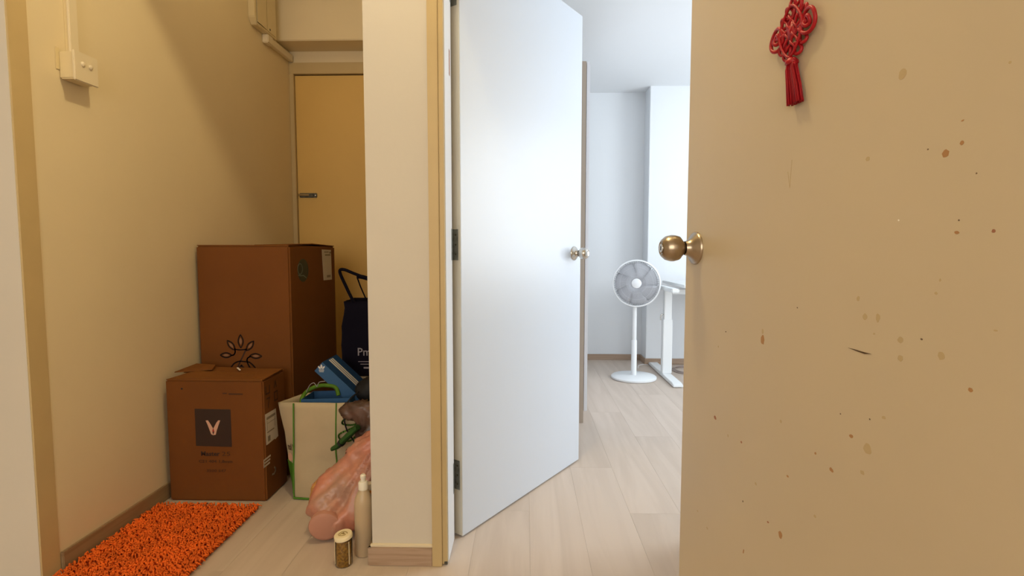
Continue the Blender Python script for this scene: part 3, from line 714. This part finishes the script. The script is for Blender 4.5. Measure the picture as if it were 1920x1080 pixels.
# blue shoebox: base lying in the bag, lid tilted on it
sx = thing('shoe_box', (-.80, 2.18, .28), 'blue shoebox with a tilted striped lid, sunk into the white shopping bag', 'box')
T0 = Matrix.Translation((-.905, 2.105, .27)) @ Matrix.Rotation(R(-2), 4, 'Y')
bm = bmesh.new(); t_ = .003
for a in ((0, .20, 0, .13, 0, t_), (0, .20, 0, t_, 0, .128), (0, .20, .13-t_, .13, 0, .128), (0, t_, t_, .13-t_, 0, .128), (.20-t_, .20, t_, .13-t_, 0, .128)): bbox(bm, *a, 0, 1, T0)
finish('tray', bm, 'blue_light', sx)
LTm = Matrix.Translation((-.842, 2.172, .536)) @ Matrix.Rotation(R(43.5), 4, 'Y')
bm = bmesh.new(); bbox(bm, 0, .215, 0, .165, -.004, 0, 0, 1, LTm)
lid = finish('lid', bm, 'blue', sx)
for a in ((0, .215, -.002, .001, -.050, 0), (0, .215, .164, .167, -.050, 0)):
    bm = bmesh.new(); bbox(bm, *a, 0, 1, LTm); finish('long_side', bm, 'blue_light', lid)
for a in ((-.002, .001, 0, .165, -.050, 0), (.214, .217, 0, .165, -.050, 0)):
    bm = bmesh.new(); bbox(bm, *a, 0, 1, LTm); finish('short_side', bm, 'blue', lid)
decal('stripes', [rect(.004, .165, a, a+.011) for a in (.060, .078, .096)], LTm @ Matrix.Translation((0, 0, .0002)), 'pale_print', lid)
TL = LTm @ frame((.012, -.0022, -.026), (math.cos(R(43.5)), 0, math.sin(R(43.5))), (-math.sin(R(43.5)), 0, math.cos(R(43.5))), (0, -1, 0))
decal('three_leaf_print', [leafshape(.004, .010, .020, .0085, R(90)), leafshape(-.005, .006, .017, .007, R(128)), leafshape(.013, .006, .017, .007, R(52)), rect(-.007, .015, -.004, -.0022), rect(-.007, .015, -.008, -.0062), rect(-.005, .013, -.013, -.011)], TL, 'pale_print', lid)
# black pouch with a cord over the bag's rim
bk = thing('drawstring_pouch', (-.66, 2.2, .38), 'black pouch in the white shopping bag with its cord hanging over the rim', 'pouch')
metablob('pouch', [(-.665, 2.20, .41, .085, .075, .085), (-.62, 2.22, .43, .08, .08, .085), (-.60, 2.2, .39, .08, .07, .08)], 'black', bk, .012, .006, 20)
tube('cord', smoothpts([(-.68, 2.13, .425), (-.705, 2.070, .400), (-.712, 2.044, .355), (-.705, 2.040, .305), (-.680, 2.036, .262), (-.665, 2.032, .245)], 5), .0030, 'black', bk, 6)
gc = metablob('cloth_bundle', [(-.575, 2.14, .47, .05, .05, .08), (-.56, 2.14, .41, .05, .05, .08)], 'green_bright', None, .01, .006, 30)
props(gc, 'bright green cloth poking up behind the wall edge', 'cloth')
gp = metablob('plastic_bag', [(-.640, 2.03, .375, .135, .060, .065), (-.57, 2.03, .34, .10, .06, .11), (-.61, 2.02, .29, .08, .05, .07), (-.56, 2.01, .25, .075, .06, .09)], 'grey_plastic', None, .009, .006, 20, xmax=XP-.014, seed=4.0, apex=(-.60, 2.02, .22))
props(gp, 'smoky dark plastic bag slumped over the right of the white shopping bag', 'bag')
um = thing('folded_umbrella', (-.67, 2.00, .2), 'dark green folded fabric roll between white shopping bag and pink bag', 'umbrella')
bm = bmesh.new(); tube_bm(bm, [(-.745, 1.995, .236), (-.722, 1.995, .248), (-.682, 1.993, .288), (-.640, 1.99, .325)], [.017, .024, .028, .022], 12, flat=.45)
finish('canopy', bm, 'green_dark', um, True, 50)
tube('band', [(-.710, 1.994, .259), (-.704, 1.994, .265)], .0285, 'black', um, 12, flat=.5)
rd = metablob('red_pouch', [(-.545, 1.965, .345, .055, .04, .06), (-.54, 1.965, .31, .055, .04, .05)], 'print_red', None, .01, .004, 20, xmax=XP-.014)
props(rd, 'red cloth bit tucked above the pink bag against the wall edge', 'cloth')

# pink plastic bag
pk = thing('plastic_bag', (-.64, 1.86, 0), 'pink translucent plastic bag slumped on the floor against the wall edge', 'bag')
pbody = metablob('body', [(-.690, 1.87, .11, .12, .11, .12), (-.715, 1.815, .10, .085, .08, .10), (-.655, 1.86, .07, .155, .15, .10), (-.62, 1.88, .17, .15, .13, .12), (-.575, 1.90, .25, .12, .11, .12), (-.545, 1.91, .29, .07, .08, .085),
                  (-.665, 1.800, .062, .085, .085, .075), (-.585, 1.83, .10, .09, .11, .12), (-.70, 1.87, .12, .09, .10, .11), (-.56, 1.85, .18, .085, .09, .12)], 'pink', pk, .008, .004, 20, zmin=.001, xmax=XP-.016, seed=2.0, apex=(-.50, 1.88, .36))
lathe('tub_in_bag', [(0, .006), (.040, .006), (.051, .002), (.054, -.004), (.053, -.03), (0, -.03)], 'pink_grey', pk, T=frame((-.683, 1.742, .060), Vector((.97, .22, 0)), Vector((0, -.15, .99)), Vector((.22, -.97, .1)).normalized()), seg=30)

from mathutils.bvhtree import BVHTree
def draped(name, polys, target, m, parent, off=.0018, y0=1.4):
    me = target.data; W_ = WL[target]
    bv = BVHTree.FromPolygons([v.co+W_ for v in me.vertices], [tuple(p.vertices) for p in me.polygons])
    bm = bmesh.new()
    for p in polys:
        vs = []
        for x, z in p:
            h, nrm, idx, d = bv.ray_cast(Vector((x, y0, z)), Vector((.35, 1, 0)).normalized())
            if h is None: break
            vs.append(h)
        if len(vs) == len(p):
            bm.faces.new([bm.verts.new(v+Vector((-.35, -1, 0)).normalized()*off) for v in vs])
    o = finish(name, bm, m, parent); o['kind'] = 'stuff'; sm = o.modifiers.new('t', 'SOLIDIFY'); sm.thickness = .0006; sm.offset = 1
    return o
dx_ = -.35*.45
mk = stroke([(-.716, .222), (-.700, .232), (-.704, .246)], .006)+stroke([(-.706, .218), (-.694, .222)], .006)+stroke([(-.698, .238), (-.684, .252), (-.690, .262)], .005)+stroke([(-.690, .234), (-.676, .246)], .006)+stroke([(-.682, .262), (-.664, .274), (-.655, .270)], .007)
draped('dark_lettering', [[(x+dx_, z) for x, z in q] for q in mk], pbody, 'print_dark', pk)
draped('tan_paper', [[(x+dx_+.012*(z-.1)/.1, z) for x, z in rect(-.795+.009*a, -.786+.009*a, .095+.012*b, .107+.012*b)] for a in range(5) for b in range(7)], pbody, 'tan_paper', pk, .0012)

# squeeze bottle, amber bottle, seed jar
sq_ = thing('squeeze_bottle', (-.528, 1.672, 0), 'milky white squeeze bottle standing against the skirting of the wall end', 'bottle')
TB = Matrix.Translation((-.5305, 1.688, 0))
lathe('bottle_body', [(0, .001), (.027, .001), (.030, .006), (.030, .165), (.0305, .172), (.028, .190), (.018, .212), (.012, .222), (.012, .228), (0, .228)], 'bottle', sq_, T=TB, seg=36)
cp = lathe('screw_cap', [(.0125, .220), (.0155, .220), (.0155, .242), (.013, .246), (.008, .247), (.0075, .256), (.0095, .257), (.0095, .266), (.005, .270), (0, .270)], 'bottle_cap', sq_, T=TB, seg=24)
ab = thing('amber_bottle', (-.532, 1.755, 0), 'amber bottle mostly hidden behind the milky squeeze bottle', 'bottle')
TA = Matrix.Translation((-.5290, 1.7505, 0))
lathe('bottle_body', [(0, .001), (.024, .001), (.026, .005), (.026, .16), (.022, .18), (.012, .192), (0, .193)], 'amber', ab, T=TA, seg=28)
lathe('cap', [(.013, .190), (.014, .192), (.014, .212), (0, .214)], 'bottle_cap', ab, T=TA, seg=20)
jr = thing('seed_jar', (-.578, 1.632, 0), 'small clear jar of golden seeds with a cream lid, in front of the squeeze bottle', 'jar')
TJ = Matrix.Translation((-.5785, 1.628, 0))
lathe('contents', [(0, .0015), (.0235, .0015), (.0245, .004), (.0245, .082), (0, .083)], 'seeds', jr, T=TJ, seg=30)
lathe('jar_wall', [(.0268, .0005), (.0272, .003), (.0272, .088), (.0265, .0905), (.0255, .0905), (.0255, .003), (.025, .001)], 'jar_glass', jr, T=TJ, seg=36)
for a in (-150, -35):
    box('side_seam', .0268, .0280, -.0012, .0012, .008, .082, 'jar_lid', jr, T=TJ @ Matrix.Rotation(R(a), 4, 'Z'))
jl = lathe('lid', [(.0265, .086), (.0285, .087), (.0290, .094), (.0280, .0985), (.0262, .1005), (0, .1005)], 'jar_lid', jr, T=TJ @ Matrix.Translation((0, 0, .09)) @ Matrix.Rotation(R(-7), 4, 'Y') @ Matrix.Rotation(R(4), 4, 'X') @ Matrix.Translation((0, 0, -.09)), seg=36)
JL = TJ @ Matrix.Translation((0, 0, .09)) @ Matrix.Rotation(R(-7), 4, 'Y') @ Matrix.Rotation(R(4), 4, 'X') @ Matrix.Translation((0, 0, .0107))
jj = lambda pts: stroke([(p.x, p.y) for p in smoothpts([(a, b, 0) for a, b in pts], 4)], .0022)
decal('lid_print', jj([(-.014, -.004), (-.010, .006), (-.004, .010), (.004, .009), (.012, .004), (.014, -.002)])+jj([(-.008, -.006), (-.003, .002), (.001, .005), (.003, -.005)])+jj([(-.004, -.001), (.006, -.003), (.010, -.007)])+jj([(-.011, -.009), (0, -.012), (.010, -.010)]), JL, 'gold', jl, kind='stuff')

# ------------------------------------------------------------------ bedroom furniture
wd = thing('wardrobe', (0, 3.6, 0), 'tall wardrobe with beige side and white door edge, behind the white door', 'wardrobe')
box('side_panel', -.20, .338, 3.05, 3.068, 0, 2.05, 'wardrobe_side', wd, .001)
box('carcass', -.20, .336, 3.068, 4.05, .0, 2.048, 'wardrobe_side', wd)
for k, (a, b) in enumerate(((3.052, 3.545), (3.549, 4.045))):
    dr = box('wardrobe_door', .340, .359, a, b, .070, 2.045, 'wardrobe_door', wd, .0015)
    hy = b-.05 if k == 0 else a+.05
    tube('handle', [(.362, hy, .95), (.378, hy, .95), (.378, hy, 1.08), (.362, hy, 1.08)], .005, 'steel', dr, 8)

fn = thing('pedestal_fan', (.853, 4.157, 0), 'white pedestal fan standing on the bedroom floor in front of the column', 'fan')
FB = Matrix.Translation((.853, 4.157, 0))
lathe('base', [(0, 0), (.168, 0), (.175, .004), (.175, .016), (.168, .022), (.06, .027), (0, .028)], 'white_plastic', fn, T=FB, seg=48)
lathe('pole', [(.021, .024), (.021, .30), (.0185, .303), (.0165, .305), (.0165, .585), (0, .585)], 'white_plastic', fn, T=FB, seg=24)
HCf = Vector((.858, 4.135, .748)); hn = Vector((-.18, -.98, .05)).normalized(); hx = Vector((0, 0, 1)).cross(hn).normalized(); hy_ = hn.cross(hx)
FH = frame(HCf, hx, hy_, hn)
box('neck', -.022, .022, -.03, .03, -.10, .05, 'white_plastic', fn, .008, T=Matrix.Translation((.855, 4.185, .600)) @ Matrix.Rotation(R(90), 4, 'X') @ Matrix.Translation((0, .03, 0)))
lathe('motor', [(0, -.10), (.045, -.098), (.056, -.085), (.058, -.05), (.05, -.03), (0, -.028)], 'white_plastic', fn, T=FH, seg=32)
rr = lathe('cage_ring', [(.172, -.030), (.181, -.030), (.1835, -.022), (.1835, .012), (.181, .020), (.173, .022), (.170, .016), (.1705, -.024), (.172, -.030)], 'white_plastic', fn, T=FH, seg=64)
bm = bmesh.new()
for k in range(110):
    a = 2*math.pi*k/110
    def pr(r, z, da=0): return FH @ Vector((r*math.cos(a+da), r*math.sin(a+da), z))
    tube_bm(bm, [pr(.036, .040, .0), pr(.08, .040, .10), (pr(.13, .034, .16)), pr(.172, .018, .20)], .0011, 4)
for r_ in (.075, .125): tube_bm(bm, [FH @ Vector((r_*math.cos(2*math.pi*k/48), r_*math.sin(2*math.pi*k/48), .0375)) for k in range(48)], .0011, 4, True)
finish('front_grille', bm, 'fan_grille', fn, True)['kind'] = 'stuff'
bm = bmesh.new()
for k in range(60):
    a = 2*math.pi*k/60
    tube_bm(bm, [FH @ Vector((r_*math.cos(a), r_*math.sin(a), z_)) for r_, z_ in ((.05, -.055), (.12, -.05), (.173, -.026))], .0016, 4)
finish('rear_grille', bm, 'fan_back', fn, True)['kind'] = 'stuff'
lathe('hub_cap', [(.037, .036), (.037, .043), (.033, .046), (0, .047)], 'white_plastic', fn, T=FH, seg=32)
for k in range(7):
    a0 = 2*math.pi*k/7; bm = bmesh.new(); rows = []
    for i in range(7):
        r_ = .028+.134*i/6; w0 = .50+.05*math.sin(i/6*3.1); row = []
        for j in range(6):
            t = -1+2*j/5; a = a0+t*w0*.98*(1 if i < 6 else .82)+.35*i/6
            row.append(bm.verts.new(FH @ Vector((r_*math.cos(a), r_*math.sin(a), .004+.010*t))))
        rows.append(row)
    for p, q in zip(rows, rows[1:]):
        for j in range(5): bm.faces.new((p[j], p[j+1], q[j+1], q[j]))
    o = finish('blade', bm, 'fan_blade', fn, True); sm = o.modifiers.new('t', 'SOLIDIFY'); sm.thickness = .002
tube('control_knob', [(.858, 4.20, .70), (.858, 4.215, .70)], .012, 'white_plastic', fn, 12)

dk = thing('standing_desk', (1.5, 4.25, 0), 'white standing desk on a T-shaped leg at the right of the fan', 'desk')
def foot(xc):
    bm = bmesh.new(); yv = [(3.86, .004), (3.86, .018), (3.90, .030), (4.625, .030), (4.66, .018), (4.66, .004)]
    a = [bm.verts.new((xc-.036, y, z)) for y, z in yv]; b = [bm.verts.new((xc+.036, y, z)) for y, z in yv]
    bm.faces.new(a); bm.faces.new(b)
    for k in range(6): bm.faces.new((a[k], a[(k+1) % 6], b[(k+1) % 6], b[k]))
    bmesh.ops.bevel(bm, geom=bm.edges[:], offset=.003, segments=2, affect='EDGES')
    f_ = finish('foot', bm, 'desk', dk, True, 30)
    for yy in (3.90, 4.65): lathe('glide', [(0, 0), (.014, 0), (.014, .006), (0, .006)], 'desk', f_, T=Matrix.Translation((xc, yy, 0)), seg=16)
foot(1.118); foot(2.34)
for xc in (1.122, 2.34):
    box('leg_column', xc-.037, xc+.037, 4.19, 4.25, .03, .46, 'desk', dk, .004)
    box('inner_column', xc-.030, xc+.030, 4.195, 4.245, .45, .70, 'desk', dk, .004)
    box('support_arm', xc-.055, xc+.001, 3.90, 4.34, .692, .722, 'desk', dk, .006)
box('crossbar', 1.15, 2.30, 4.19, 4.24, .66, .70, 'desk', dk, .003)
box('desktop', 1.18, 2.42, 3.98, 4.62, .7225, .745, 'desk', dk, .003)
tube('crank_handle', smoothpts([(1.085, 4.20, .50), (1.070, 4.19, .50), (1.064, 4.19, .485), (1.064, 4.19, .455)], 4), .005, 'steel', dk, 8)
cbl = tube('power_cable', smoothpts([(.96, 4.50, .004), (.985, 4.60, .004), (1.03, 4.645, .004), (1.060, 4.640, .004), (1.072, 4.61, .004)], 6), .0036, 'cable', None, 8)
for v in cbl.data.vertices: v.co.z = v.co.z
props(cbl, 'thin white cable on the floor at the far end of the desk foot', 'cable')
bm = bmesh.new()
for k in range(3):
    tube_bm(bm, smoothpts([(1.33+.10*math.cos(a)+.01*k, 4.42+.13*math.sin(a), .005+.004*k) for a in [2*math.pi*j/10 for j in range(10)]], 4, True), .0035, 8, True)
cl = finish('cable_coil', bm, 'cable_grey', None, True); props(cl, 'loosely coiled cable on the floor under the desk', 'cable')
